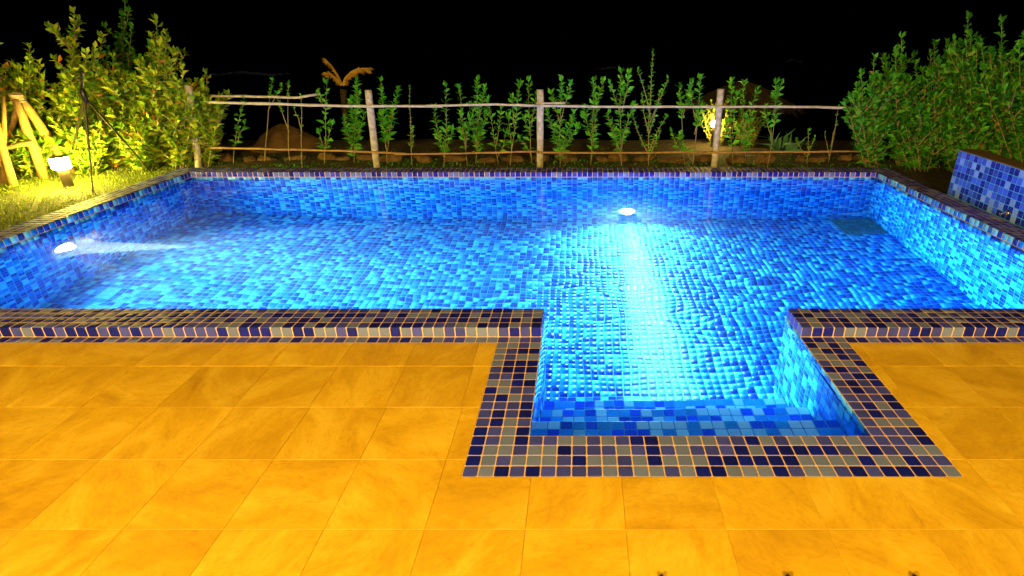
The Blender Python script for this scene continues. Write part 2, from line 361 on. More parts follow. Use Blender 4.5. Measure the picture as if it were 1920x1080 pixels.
# ---- flush border round the bay
bay = top_thing('bay_coping', 'flush mosaic border four tiles wide round the step bay', 'pool coping')
mb_ = Mosaic()
b = MB(); b.box((0, 0, -.2), (2.4, BY0, -GP)); b.box((0, BY0, -.2), (BX0, KY+GP, -GP)); b.box((BX1, BY0, -.2), (2.4, KY+GP, -GP))
bd = b.build('border', M_GROUT, bay)
mb_.sheet(bd, (0, 0, -GP), (1,0,0), (0,1,0), (0,0,1), 32, 4, KP)
for x in (0, BX1): mb_.sheet(bd, (x, BY0, -GP), (1,0,0), (0,1,0), (0,0,1), 4, 14, KP)
mb_.build(bay, 300)

# ---- the water: one closed body, its surface rippled most at the near side and in the bay
def water():
    h = .03
    xs = np.arange(X0-.002, X1+.0021, (X1-X0+.004)/round((X1-X0)/h)); ys = np.concatenate([np.arange(BY0-.002, YN-.002, .027), np.arange(YN-.002, YF+.0021, (YF-YN+.004)/round((YF-YN)/h))])
    ib0 = int(np.argmin(abs(xs-BX0))); ib1 = int(np.argmin(abs(xs-BX1))); xs[ib0] = BX0-.002; xs[ib1] = BX1+.002
    jb = int(np.argmin(abs(ys-(YN-.002)))); nx, ny = len(xs), len(ys)
    Xg, Yg = np.meshgrid(xs, ys); Z = np.zeros_like(Xg); r = np.random.default_rng(3)
    for k in range(70):
        lam = math.exp(r.uniform(math.log(.16), math.log(.9))); th = r.uniform(0, 2*PI); ph = r.uniform(0, 2*PI)
        Z += lam*.0042*np.sin(2*PI/lam*(Xg*math.cos(th)+Yg*math.sin(th))+ph)
    amp = .30 + .70*np.clip((4.0-Yg)/2.4, 0, 1)**1.3
    amp *= .35 + .65*np.exp(-((Xg-1.2)/2.3)**2) + .15*np.clip((-Xg-2)/3, 0, 1)
    amp *= np.where(Yg < YN, np.clip(.30+.45*(Yg-BY0)/1.35, .3, .75), 1)
    Z = WL + Z*amp*.135
    inside = np.ones((ny-1, nx-1), bool); inside[:jb, :ib0] = False; inside[:jb, ib1:] = False
    idx = np.arange(ny*nx).reshape(ny, nx)
    a = idx[:-1, :-1][inside]; bb = idx[:-1, 1:][inside]; c = idx[1:, 1:][inside]; d = idx[1:, :-1][inside]
    topf = np.stack([a, bb, c, d], 1); n0 = ny*nx; botf = np.stack([d, c, bb, a], 1) + n0
    e = {}
    for q in topf.tolist():
        for i in range(4):
            k = (q[i], q[(i+1) % 4])
            if (k[1], k[0]) in e: del e[(k[1], k[0])]
            else: e[k] = 1
    side = [(k[1], k[0], k[0]+n0, k[1]+n0) for k in e]
    V = np.concatenate([np.stack([Xg, Yg, Z], -1).reshape(-1, 3), np.stack([Xg, Yg, np.full_like(Z, FZ-.002)], -1).reshape(-1, 3)])
    faces = topf.tolist() + botf.tolist() + side
    used = np.unique(np.concatenate([topf.reshape(-1), botf.reshape(-1)])); remap = -np.ones(len(V), int); remap[used] = np.arange(len(used))
    faces = [tuple(int(remap[i]) for i in q) for q in faces]
    m = bpy.data.materials.new('clear_pool_water'); m.use_nodes = True; nt = m.node_tree; nt.nodes.clear()
    rf = node(nt, 'ShaderNodeBsdfRefraction'); rf.inputs['IOR'].default_value = 1.33; rf.inputs['Roughness'].default_value = 0.0
    gl = node(nt, 'ShaderNodeBsdfGlossy'); gl.inputs['Roughness'].default_value = .09          # fine wavelets smear what the surface mirrors
    fr = node(nt, 'ShaderNodeFresnel'); gb = node(nt, 'ShaderNodeNewGeometry'); mr = node(nt, 'ShaderNodeMapRange')
    mr.inputs['To Min'].default_value = 1.2; mr.inputs['To Max'].default_value = 1.33
    nt.links.new(gb.outputs['Backfacing'], mr.inputs['Value']); nt.links.new(mr.outputs[0], fr.inputs['IOR'])
    g = node(nt, 'ShaderNodeMixShader'); nt.links.new(fr.outputs[0], g.inputs[0]); nt.links.new(rf.outputs[0], g.inputs[1]); nt.links.new(gl.outputs[0], g.inputs[2])
    va = node(nt, 'ShaderNodeVolumeAbsorption'); va.inputs['Color'].default_value = (.0, .80, .97, 1); va.inputs['Density'].default_value = .24
    vs = node(nt, 'ShaderNodeVolumeScatter'); vs.inputs['Color'].default_value = (.75, .9, 1, 1); vs.inputs['Density'].default_value = .012; vs.inputs['Anisotropy'].default_value = .3
    ad = node(nt, 'ShaderNodeAddShader'); nt.links.new(va.outputs[0], ad.inputs[0]); nt.links.new(vs.outputs[0], ad.inputs[1])
    o = node(nt, 'ShaderNodeOutputMaterial'); nt.links.new(g.outputs[0], o.inputs['Surface']); nt.links.new(ad.outputs[0], o.inputs['Volume'])
    ob = mesh_obj('pool_water', V[used], faces, m)
    ob.data.polygons.foreach_set('use_smooth', [True]*len(topf) + [False]*(len(faces)-len(topf)))
    return tag(ob, 'clear rippled water filling the lit pool', kind='structure')
water()

# ---- underwater lamps, drain, inlet
def pool_light(label, loc, n, lamps):
    t = empty('pool_light', loc, label, 'pool light')
    ax = 'x' if abs(n[0]) > .5 else 'y'; sg = n[0] if ax == 'x' else n[1]
    MB().lathe([(.145, 0), (.145, .012*sg), (.128, .022*sg), (.11, .02*sg), (.11, 0)], n=28, axis=ax).build('bezel', M_WHITEP, t, True)
    MB().lathe([(.106, .012*sg), (.10, .024*sg), (.075, .034*sg), (.03, .040*sg)], n=28, axis=ax).build('lens', E_POOL, t, True)
    for e, ang, bl, aim, c in lamps:
        ld = bpy.data.lights.new('pool_lamp', 'SPOT'); ld.energy = e; ld.spot_size = math.radians(ang); ld.spot_blend = bl; ld.shadow_soft_size = .06; ld.color = c
        lo = bpy.data.objects.new('pool_lamp', ld); col.objects.link(lo); lo.parent = t
        lo.location = (n[0]*.06, n[1]*.06, n[2]*.06); lo.rotation_euler = Vector(aim).to_track_quat('-Z', 'Y').to_euler()
WHT = (.86, .95, 1.0)
pool_light('glowing round underwater lamp low on the wall opposite the steps', (1.265, YF, -1.58), (0, -1, 0),
           [(1900, 172, 1.0, (0, -1, .05), WHT), (6500, 32, 1.0, (.03, -1, -.105), WHT), (420000, 12.5, 1.0, (.02, -1, -.125), WHT)])
pool_light('glowing round underwater lamp in the wall beside the lawn', (X0, 3.72, -.70), (1, 0, 0),
           [(1900, 172, 1.0, (1, 0, -.05), WHT), (7000, 75, 1.0, (1, -.16, -.15), WHT), (42000, 36, 1.0, (1, -.06, .02), WHT)])
beam_haze = MB().lathe([(.26, .045), (.29, .08), (.22, .16), (.165, .26), (.13, .45), (.095, .7), (.06, 1.0), (.03, 1.25), (.005, 1.5)], n=18, axis='x')  # bubble haze added and shaped to stand in for the lamp's beam and halo
mj = bpy.data.materials.new('beam_halo_bubbles'); mj.use_nodes = True; nt = mj.node_tree; nt.nodes.clear()
vj = node(nt, 'ShaderNodeVolumeScatter'); vj.inputs['Color'].default_value = (.95, .95, 1, 1); vj.inputs['Density'].default_value = 1.3
oj = node(nt, 'ShaderNodeOutputMaterial'); nt.links.new(vj.outputs[0], oj.inputs['Volume'])
jo = beam_haze.build('bubble_beam_haze', mj, smooth=True); jo.location = (X0, 3.72, -.70); jo.rotation_euler = (0, 0, .06); jo['kind'] = 'stuff'
dr = empty('drain_cover', (4.565, 5.66, FZ+GP), 'square slatted drain cover on the pool floor in the far corner', 'drain')
f_ = MB(); S_ = .285
for lo, hi in (((-S_,-S_,0),(S_,-S_+.03,.012)), ((-S_,S_-.03,0),(S_,S_,.012)), ((-S_,-S_+.03,0),(-S_+.03,S_-.03,.012)), ((S_-.03,-S_+.03,0),(S_,S_-.03,.012))): f_.box(lo, hi)
f_.build('frame', M_GRATE, dr)
sl = None
for k in range(12):
    if sl is None:
        sl = MB().box((-.014, -S_+.031, .001), (.014, S_-.031, .010), bev=.002).build('slat', M_GRATE, dr); o = sl
    else:
        o = sl.copy(); col.objects.link(o); o.parent = dr
    o.location.x = -S_+.03+.0215+k*.0434
inl = empty('water_inlet', (X1, 5.55, -1.55), 'small round water inlet ring on the bright wall near the drain', 'inlet')
MB().lathe([(.07, 0), (.07, -.010), (.055, -.016), (.045, -.014), (.04, -.004)], n=20, axis='x').build('ring', M_WHITEP, inl, True)

# ------------------------------------------------------------------ terrace
ter = tag(bpy.data.objects.new('terrace', None), kind='structure'); col.objects.link(ter); ter['label'] = 'golden stone terrace in front of the pool'
tb = MB(); tb.box((OX0, -6, -.2), (OX1, 0, -.003)); tb.box((OX0, 0, -.2), (0, KY-P, -.003)); tb.box((2.4, 0, -.2), (OX1, KY-P, -.003))
tb.build('base', M_JOINT, ter)
TP = .43; J = .0012
def cut_poly(x0, y0, x1, y1, hx0, hx1, hy0):
    """outline of the tile less the bay's corner or edge (hole x hx0..hx1, y > hy0)"""
    if x1 <= hx0 or x0 >= hx1 or y1 <= hy0: return [(x0,y0),(x1,y0),(x1,y1),(x0,y1)]
    inx0, inx1, iny = x0 >= hx0, x1 <= hx1, y0 >= hy0
    if iny:
        if inx0 and inx1: return None
        return [(x0,y0),(hx0,y0),(hx0,y1),(x0,y1)] if not inx0 else [(hx1,y0),(x1,y0),(x1,y1),(hx1,y1)]
    if inx0 and inx1: return [(x0,y0),(x1,y0),(x1,hy0),(x0,hy0)]
    if not inx0: return [(x0,y0),(x1,y0),(x1,hy0),(hx0,hy0),(hx0,y1),(x0,y1)]
    return [(x0,y0),(x1,y0),(x1,y1),(hx1,y1),(hx1,hy0),(x0,hy0)]
def prism(poly):
    n = len(poly); cx_ = sum(p[0] for p in poly)/n; cy_ = sum(p[1] for p in poly)/n; bv = .0008
    ins = []
    for i in range(n):
        p0, p1, p2 = poly[i-1], poly[i], poly[(i+1) % n]
        d1 = Vector((p1[0]-p0[0], p1[1]-p0[1])).normalized(); d2 = Vector((p2[0]-p1[0], p2[1]-p1[1])).normalized()
        n1 = Vector((-d1.y, d1.x)); n2 = Vector((-d2.y, d2.x)); ins.append((p1[0]+(n1.x+n2.x)*bv, p1[1]+(n1.y+n2.y)*bv))
    v = [(x, y, -.03) for x, y in poly] + [(x, y, -.0016) for x, y in poly] + [(x, y, 0) for x, y in ins]
    f = [tuple(range(2*n, 3*n))]
    for i in range(n):
        j = (i+1) % n; f += [(i, j, n+j, n+i), (n+i, n+j, 2*n+j, 2*n+i)]
    return v, f
full_tile = None
for r in range(-6, 4):
    ya, yb = .117 + TP*r, .117 + TP*(r+1)
    for k in range(-14, 12):
        xa = .333 + TP*k + (.0 if r < 0 else -.012*r); xb = xa+TP
        if yb < -2.4 or xb < OX0 or xa > OX1: continue
        whole = xa > OX0 and xb < OX1 and yb < KY-P and not (xb > 0 and xa < 2.4 and yb > 0)
        if whole:
            if full_tile is None:
                v, f = prism([(-TP/2+J, -TP/2+J), (TP/2-J, -TP/2+J), (TP/2-J, TP/2-J), (-TP/2+J, TP/2-J)])
                full_tile = bpy.data.meshes.new('paving_tile'); full_tile.from_pydata(v, [], f); full_tile.materials.append(M_STONE)
            o = bpy.data.objects.new('paving_tile', full_tile); col.objects.link(o); o.parent = ter
            o.location = ((xa+xb)/2, (ya+yb)/2, rng.normal(0, .0003)); o.rotation_euler = (rng.normal(0, .0006), rng.normal(0, .0006), 0)
        else:
            x0_, x1_, y0_, y1_ = max(xa, OX0)+J, min(xb, OX1)-J, ya+J, min(yb, KY-P)-J
            if x1_-x0_ < .01 or y1_-y0_ < .01: continue
            pl = cut_poly(x0_, y0_, x1_, y1_, -J, 2.4+J, -J)
            if pl is None: continue
            v, f = prism(pl); mesh_obj('paving_tile', v, f, M_STONE, ter)

# ------------------------------------------------------------------ ground, lawn, sea
def ground():
    xs = sorted(set([-300, -150, -80, -40, -25] + [round(-16+.8*i, 3) for i in range(14)] + [OX0] + [round(-5+.9*i, 3) for i in range(12)] + [OX1] + [round(5.6+.8*i, 3) for i in range(14)] + [25, 40, 80, 150, 300]))
    ys = sorted(set([-40, -20, -6] + [round(-5.4+.9*i, 3) for i in range(13)] + [OY1] + [round(6.7+.5*i, 3) for i in range(16)] + [16, 20, 26, 34, 45, 60, 90]))
    v = []; f = []
    for y in ys:
        for x in xs:
            z = -.012
            if y > OY1+.2: z += random.uniform(-.02, .03)
            if y > 9.2: z -= min(9, (y-9.2)*.28)
            v.append((x, y, z))
    nx = len(xs)
    for j in range(len(ys)-1):
        for i in range(nx-1):
            if xs[i] >= OX0-1e-6 and xs[i+1] <= OX1+1e-6 and ys[j] >= -6-1e-6 and ys[j+1] <= OY1+1e-6: continue
            f.append((j*nx+i, j*nx+i+1, (j+1)*nx+i+1, (j+1)*nx+i))
    tag(mesh_obj('ground', v, f, M_SOIL, smooth=True), kind='structure')
ground()
tag(mesh_obj('sea', [(-4000, 28, -6), (4000, 28, -6), (4000, 7000, -6), (-4000, 7000, -6)], [(0,1,2,3)], M_SEA), kind='structure')
def surf(u0, u1, v_, th):
    n = 26; vv = []; f = []
    for i in range(n):
        u = u0+(u1-u0)*i/(n-1); k = math.sin(PI*i/(n-1))**.4
        c = at_z(u, v_+random.uniform(-1, 1)+2*math.sin(i*.4), -5.99); wd = th*k*random.uniform(.5, 1.2)
        vv += [(c[0], c[1]-wd, -5.99), (c[0], c[1], -5.99+.35*k), (c[0], c[1]+wd, -5.99)]
    for i in range(n-1):
        f += [(3*i, 3*i+3, 3*i+4, 3*i+1), (3*i+1, 3*i+4, 3*i+5, 3*i+2)]
    tag(mesh_obj('surf', vv, f, M_FOAM), kind='stuff')
surf(378, 545, 139, 1.2); surf(1115, 1180, 129, .9); surf(1468, 1505, 115, .9)
tag(mesh_obj('lawn', [(-14, -2, -.006), (OX0-.004, -2, -.006), (OX0-.004, 6.9, -.006), (-14, 6.9, -.006)], [(0,1,2,3)], M_LAWN), kind='structure')

def strips(name, P0, D, L, Wd, mat, bend=.25, parent=None, kind=None):
    """many leaf-shaped blades: base points, unit directions, lengths, widths; each folded along its midrib"""
    P0, D = np.asarray(P0, float), np.asarray(D, float); D = D/np.linalg.norm(D, axis=1, keepdims=True); n = len(P0)
    L = np.broadcast_to(np.asarray(L, float), (n,))[:, None]; Wd = np.broadcast_to(np.asarray(Wd, float), (n,))[:, None]
    r = rng.normal(size=(n, 3)); r[:, 2] += 1.2
    S = np.cross(D, r); S /= np.linalg.norm(S, axis=1, keepdims=True)+1e-9; N = np.cross(S, D)
    mid = P0 + D*L*.5 + N*L*.05; tip = P0 + D*L - N*L*bend*.5 + np.array([0, 0, -1])*L*bend*.3
    V = np.stack([P0, mid+S*Wd*.5+N*Wd*.18, mid-S*Wd*.5+N*Wd*.18, mid, tip], 1).reshape(-1, 3)
    b = 5*np.arange(n)[:, None, None]; T = np.array([(0,3,1),(1,3,4),(0,2,3),(2,4,3)])
    Fc = (T[None]+b).reshape(-1, 3); me = bpy.data.meshes.new(name); nf = len(Fc)
    me.vertices.add(len(V)); me.vertices.foreach_set('co', V.reshape(-1).astype(np.float32))
    me.loops.add(nf*3); me.loops.foreach_set('vertex_index', Fc.reshape(-1).astype(np.int32))
    me.polygons.add(nf); me.polygons.foreach_set('loop_start', np.arange(0, nf*3, 3, dtype=np.int32)); me.polygons.foreach_set('loop_total', np.full(nf, 3, dtype=np.int32))
    me.materials.append(mat); me.update(calc_edges=True)
    o = bpy.data.objects.new(name, me); col.objects.link(o)
    if parent: o.parent = parent
    if kind: o['kind'] = kind
    return o
def grass():
    n = 42000
    x = rng.uniform(-11.5, OX0-.01, n); y = rng.uniform(2.4, 6.8, n)
    den = .5+.5*np.sin(x*2.3+1.3*np.sin(y*1.7))*np.sin(y*2.9+x); edge = np.clip((OX0-x)/.22, .12, 1)
    keep = (rng.uniform(size=n) < (.35+.65*den)*edge); x, y = x[keep], y[keep]; m = len(x)
    D = np.stack([rng.normal(0, .5, m), rng.normal(0, .5, m), np.ones(m)], 1)
    strips('lawn_grass', np.stack([x, y, np.full(m, -.008)], 1), D, rng.uniform(.035, .085, m), .007, L_GRASS, .5, kind='stuff')
    n = 2600; x = rng.uniform(-5.3, 6.5, n); y = 6.42+rng.gamma(2, .35, n)
    D = np.stack([rng.normal(0, .6, n), rng.normal(0, .6, n), np.ones(n)], 1)
    strips('bed_weeds', np.stack([x, y, np.zeros(n)-.02], 1), D, rng.uniform(.03, .09, n), .012, L_DARK, .5, kind='stuff')
grass()

# ------------------------------------------------------------------ fountain wall with its spout
FWX, FW0, FW1, FWT = OX1, 3.2, 4.85, .64
fw_ = top_thing('fountain_wall', 'low wall faced in blue mosaic with a small chrome spout beside the pool', 'wall')
fb = MB().box((FWX+GP, FW0, -.1), (FWX+.22, FW1, FWT-.02)).build('body', M_POOLGROUT, fw_)
MB().box((FWX-.004, FW0, FWT-.0199), (FWX+.23, FW1+.004, FWT-.006), bev=.004).build('cap', M_SANDM, fw_)
mw = Mosaic(); mw.sheet(fb, (FWX+GP, FW0, KT+.002), (0,1,0), (0,0,1), (-1,0,0), 22, 7, FWP, sv=(FWT-.022-KT-.002)/(7*P)); mw.build(fw_, 300)
sp = empty('water_spout', (FWX, 3.79, .155), 'small chrome water spout low on the blue mosaic wall', 'spout')
MB().lathe([(.034, 0), (.034, -.008), (.022, -.014), (.02, -.012)], n=18, axis='x').build('flange', M_CHROME, sp, True)
MB().tube([(0, 0, 0), (-.03, 0, .002), (-.06, 0, -.004), (-.075, 0, -.018)], [.016, .016, .015, .014], 14).build('nozzle', M_CHROME, sp, True)

# ------------------------------------------------------------------ rustic fence
FY = 6.75
fence = top_thing('pole_fence', 'rustic garden fence of weathered round posts and pale bamboo rails behind the pool', 'fence')
posts = []
for (ub, vb, ut, vt, r_) in ((372, 312, 353, 160, .052), (707, 316, 690, 169, .052), (1013, 316, 1013, 168, .052), (1338, 318, 1352, 167, .052), (1638, 312, 1657, 168, .055)):
    b_, t_ = at_y(ub, vb, FY), at_y(ut, vt, FY); b_[2] = -.05
    n = 7; pts = [b_+(t_-b_)*i/(n-1)+np.array([random.uniform(-.006, .006), random.uniform(-.006, .006), 0]) for i in range(n)]
    MB().tube(pts, [r_*random.uniform(.95, 1.05) for _ in range(n)], 12).build('post', M_WOOD, fence, True); posts.append((b_, t_))
def rail(pts_uv, r_, mat=M_BAMBOO, Y=FY-.075):
    pts = [at_y(u, v, Y) for u, v in pts_uv]; d = MB(); n = len(pts)
    fine = []
    for i in range(n-1):
        for k in range(4): fine.append(pts[i]+(pts[i+1]-pts[i])*k/4+np.array([0, 0, random.uniform(-.004, .004)]))
    fine.append(pts[-1]); d.tube(fine, [r_*(1.12 if i % 3 == 0 else .96) for i in range(len(fine))], 8)
    return d.build('rail', mat, fence, True)
rail([(383, 191), (520, 195), (640, 199), (830, 199.5)], .019); rail([(800, 199), (930, 196), (1012, 198)], .017, Y=FY-.12)
rail([(975, 198), (1120, 200), (1300, 200), (1460, 200), (1602, 202)], .018); rail([(1005, 194), (1060, 193)], .014, Y=FY-.06)
rail([(385, 180), (480, 181), (560, 183), (600, 176)], .018, M_WOOD, FY+.15)
rail([(392, 277), (520, 280), (640, 283), (760, 288)], .017, M_POLE); rail([(740, 289), (860, 288), (1010, 284)], .016, M_POLE, FY-.11)
rail([(1005, 286), (1180, 287), (1340, 285)], .016, M_POLE); rail([(1320, 286), (1480, 285), (1612, 284)], .016, M_POLE, FY-.11)

# ------------------------------------------------------------------ plants
def leaves_along(pts, start, step, per, L, Wf, out=.9, rise=.75):
    """whorls of leaves along a polyline from the fraction START up"""
    pts = [np.asarray(p, float) for p in pts]; seg = [np.linalg.norm(pts[i+1]-pts[i]) for i in range(len(pts)-1)]; tot = sum(seg)
    P0, D, Ls, Ws = [], [], [], []
    s = tot*start; ph = random.uniform(0, 6)
    while s <= tot:
        q = s; i = 0
        while i < len(seg)-1 and q > seg[i]: q -= seg[i]; i += 1
        p = pts[i]+(pts[i+1]-pts[i])*min(1, q/seg[i]); ax = (pts[i+1]-pts[i])/seg[i]
        ph += 1.2+random.uniform(-.3, .3); fr = s/tot; kl = random.uniform(.7, 1.15)*(1-.25*fr)
        for k in range(per):
            a = ph+2*PI*k/per+random.uniform(-.35, .35)
            rd = np.array([math.cos(a), math.sin(a), 0]); up = rise*(.5+.9*fr**3)
            D.append(rd*out*random.uniform(.7, 1.1)+ax*up+np.array([0, 0, random.uniform(-.15, .25)]))
            l = L*kl*random.uniform(.7, 1.15); P0.append(p+ax*random.uniform(-.01, .01)); Ls.append(l); Ws.append(l*Wf*random.uniform(.85, 1.1))
        s += step*random.uniform(.7, 1.3)
    for k in range(3):
        a = random.uniform(0, 6.3); P0.append(pts[-1]); D.append(np.array([.4*math.cos(a), .4*math.sin(a), 1])); Ls.append(L*.8); Ws.append(L*.8*Wf)
    return P0, D, Ls, Ws
def bend_line(b, t, n=6, amp=.025):
    b, t = np.asarray(b, float), np.asarray(t, float); o = np.array([random.uniform(-1, 1), random.uniform(-1, 1), 0])*amp
    return [b+(t-b)*i/(n-1)+o*math.sin(PI*i/(n-1))+np.array([random.uniform(-1, 1), random.uniform(-1, 1), 0])*amp*.3 for i in range(n)]
def plant(name, label, cat, group, stems, leafm, L=.085, step=.045, per=3, Wf=.42, r0=.008):
    base = np.asarray(stems[0][0], float)
    t = empty(name, base, label, cat, group); sm = MB(); P0, D, Ls, Ws = [], [], [], []
    for (b, tp, st) in stems:
        ln = bend_line(np.asarray(b)-base, np.asarray(tp)-base); n = len(ln)
        sm.tube(ln, [r0*(1-.65*i/(n-1)) for i in range(n)], 6)
        a = leaves_along(ln, st, step, per, L, Wf); P0 += a[0]; D += a[1]; Ls += a[2]; Ws += a[3]
    sm.build('stem', M_BARK, t, True); strips('foliage', P0, D, Ls, Ws, leafm, .3, t)
    return t
PYS = 6.95
def sapling(label, ub, ut, vt, side=(), start=.35, per=2, step=.042, L=.15, Y=None, r0=.0075):
    Y = Y or PYS+random.uniform(-.2, .2); b_ = at_y(ub, 312, Y); b_[2] = -.02; t_ = at_y(ut, vt, Y+random.uniform(-.08, .08)); st = [(b_, t_, start)]
    for (fr, du, vt2, s2) in side:        # side shoots: leave the stem at FR, tip DU px aside at row VT2
        p = b_+(t_-b_)*fr; q = at_y(ub+(ut-ub)*fr+du, vt2, Y+random.uniform(-.1, .1)); st.append((p, q, s2))
    return plant('sapling', label, 'sapling', 'young shrubs planted along the pole fence', st, L_SAP, L, step, per, .42, r0)
sapling('sparse yellowish sapling, first along the fence from the lamp-lit hedge', 437, 457, 188, [(.35, 14, 235, .3)], .3, 2, .07)
sapling('tall bare-stemmed sapling topped by a leaf tuft in front of the earth mound', 497, 510, 152, [(.68, 22, 162, .5)], .78, 3, .035, .09)
sapling('thin bare sapling with one small crown beside the tall tufted sapling', 545, 541, 156, [(.4, -22, 185, .6)], .84, 3, .04, .08)
sapling('spindly sapling with a cut top and few leaves over the mound', 566, 565, 180, [(.5, -14, 205, .7)], .45, 2, .12, .07, r0=.009)
sapling('sapling with leaves at top and foot below the small palm', 608, 612, 158, [(.15, 14, 235, .2), (.2, -10, 250, .3), (.7, -14, 178, .5)], .45, 2, .07)
sapling('dense bushy sapling just before the second leaning post', 664, 669, 155, [(.1, -20, 225, .15), (.12, 18, 215, .2), (.3, -8, 190, .2), (.3, 8, 180, .3)], .1, 3, .042)
sapling('bushy two-stemmed sapling just past the second leaning post', 727, 714, 155, [(.1, 20, 172, .2), (.2, -8, 215, .2), (.4, 14, 205, .2)], .3, 3, .045)
sapling('narrow sapling with bare lower stem next to the two-stemmed one', 772, 768, 165, [(.2, 4, 240, .2)], .25, 2, .05, .07)
sapling('slim forked sapling midway between the second post and the upright post', 832, 836, 164, [(.12, -18, 205, .2), (.1, 16, 245, .2)], .2, 2, .05)
sapling('leaning sapling right after the slim forked one', 876, 862, 168, [(.3, -8, 215, .2), (.2, 10, 222, .3)], .25, 2, .055)
sapling('tall leafy sapling in the middle of the group before the upright post', 893, 895, 153, [(.5, 14, 168, .3), (.15, 18, 215, .2), (.2, -8, 200, .2)], .15, 3, .05)
sapling('curved sapling leaning toward the tall leafy one', 935, 916, 190, [(.3, 10, 205, .4), (.12, 16, 250, .2)], .3, 2, .055)
sapling('slanting sapling with separate leaf tufts, second before the upright post', 956, 974, 160, [(.15, -6, 220, .2), (.5, -4, 185, .3)], .3, 2, .06)
sapling('sapling with a thin top shoot just before the upright post', 997, 991, 154, [(.3, -12, 225, .2), (.45, 10, 180, .3), (.1, -20, 262, .3)], .3, 2, .055)
sapling('wide bushy sapling just past the upright post', 1050, 1053, 152, [(.1, -26, 208, .2), (.15, 26, 215, .2), (.55, 18, 160, .4), (.5, -18, 178, .4), (.1, 32, 240, .2)], .1, 3, .048)
sapling('sapling with paired stems between the wide bushy one and the tallest', 1108, 1112, 154, [(.05, 10, 200, .2), (.6, 20, 155, .5), (.3, -14, 205, .3)], .3, 3, .055)
sapling('broad full sapling with pale stem next to the tallest sapling', 1165, 1165, 137, [(.15, -26, 215, .2), (.2, 22, 200, .2), (.55, -20, 160, .3), (.6, 14, 140, .4), (.1, -14, 248, .2)], .25, 3, .05, r0=.010)
sapling('tallest sapling, its top shoot rising far above the rail', 1215, 1224, 97, [(.12, -30, 215, .2), (.12, 32, 220, .15), (.45, -24, 132, .3), (.4, 34, 148, .3), (.3, 20, 175, .2), (.3, -14, 180, .2), (.08, 22, 250, .2)], .25, 3, .05, .09, r0=.010)
sapling('sapling with flat leafy head and bare stem past the tallest one', 1283, 1275, 166, [(.6, 14, 172, .5), (.1, -22, 250, .3)], .62, 3, .045)
sapling('sapling with raised leaf tips just before the post by the small lamp', 1298, 1312, 150, [(.55, -10, 158, .4), (.4, 14, 200, .3), (.08, -26, 255, .3)], .5, 3, .05)
sapling('sapling just past the post by the small lamp', 1374, 1372, 156, [(.4, 8, 180, .3), (.15, -10, 230, .2)], .25, 2, .06)
sapling('forked sapling, second past the post by the small lamp', 1398, 1394, 160, [(.45, 24, 172, .3), (.15, 10, 225, .1), (.1, -12, 240, .2)], .15, 3, .055)
sapling('sapling with a round leafy head, third past the post by the small lamp', 1440, 1456, 157, [(.4, -12, 205, .3), (.65, 12, 160, .4)], .55, 3, .045)
sapling('twisted thin sapling close to the dark hedge', 1552, 1572, 200, [(.3, 12, 230, .3), (.1, -8, 250, .3)], .3, 2, .1, .06)
sapling('low sprig under the rail before the dark hedge', 1512, 1516, 245, [(.2, -20, 262, .2), (.2, 14, 258, .2)], .1, 3, .05, .07)

def shrub(label, u, vt, Y, wid, mat, group, nst=12, L=.15, dens=.05, vb=None, flowers=0, spread=.9, name='shrub'):
    """a hedge plant: many leafy shoots from one foot, the middle ones tallest"""
    top = at_y(u, vt, Y); b_ = at_y(u, 312, Y); b_[2] = -.02; H = top[2]; st = []
    for k in range(nst):
        a = 2*PI*k/nst+random.uniform(-.3, .3); rr = wid*math.sqrt(random.uniform(.02, 1))*spread if k else 0
        hh = H*(1-.40*(rr/wid)**1.5)*random.uniform(.80, 1.0) if k else H
        foot = b_+np.array([math.cos(a), math.sin(a), 0])*rr*.35
        tip = np.array([b_[0]+(top[0]-b_[0])+math.cos(a)*rr, b_[1]+math.sin(a)*rr*.8, hh]); st.append((foot, tip, .06))
        for _ in range(5):
            fr = random.uniform(.12, .85); p = foot+(tip-foot)*fr; a2 = random.uniform(0, 6.3); l = random.uniform(.16, .34)
            st.append((p, p+np.array([math.cos(a2)*l*.75, math.sin(a2)*l*.75, l]), .15))
    t = plant(name, label, 'shrub', group, st, mat, L, dens, 2, .44, .010)
    if flowers:
        P0, D = [], []
        for _ in range(flowers):
            s = random.choice(st); c = s[1]-b_-np.array([0, 0, random.uniform(0, .12)])
            for k in range(5):
                a = 2*PI*k/5; P0.append(c); D.append(np.array([math.cos(a), math.sin(a), .7]))
        strips('flower', P0, D, .045, .03, M_FLOWER, .2, t)
    return t
GL, GR = 'lamp-lit hedge shrubs beside the lawn', 'dark hedge shrubs by the mosaic wall'
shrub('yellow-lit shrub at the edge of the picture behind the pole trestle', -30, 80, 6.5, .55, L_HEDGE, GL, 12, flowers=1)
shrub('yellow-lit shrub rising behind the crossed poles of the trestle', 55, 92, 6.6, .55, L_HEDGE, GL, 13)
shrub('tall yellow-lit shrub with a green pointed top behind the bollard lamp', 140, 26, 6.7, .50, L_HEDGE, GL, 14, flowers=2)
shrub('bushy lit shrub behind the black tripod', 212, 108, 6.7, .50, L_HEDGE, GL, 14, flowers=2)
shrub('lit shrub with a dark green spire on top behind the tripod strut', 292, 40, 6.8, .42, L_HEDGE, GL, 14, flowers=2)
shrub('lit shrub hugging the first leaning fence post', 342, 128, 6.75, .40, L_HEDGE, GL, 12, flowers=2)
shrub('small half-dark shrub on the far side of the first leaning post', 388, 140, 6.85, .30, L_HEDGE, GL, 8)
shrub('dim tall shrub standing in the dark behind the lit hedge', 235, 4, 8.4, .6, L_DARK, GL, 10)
shrub('low lit shrub filling the foot of the hedge behind the bollard', 170, 215, 6.35, .42, L_HEDGE, GL, 12)
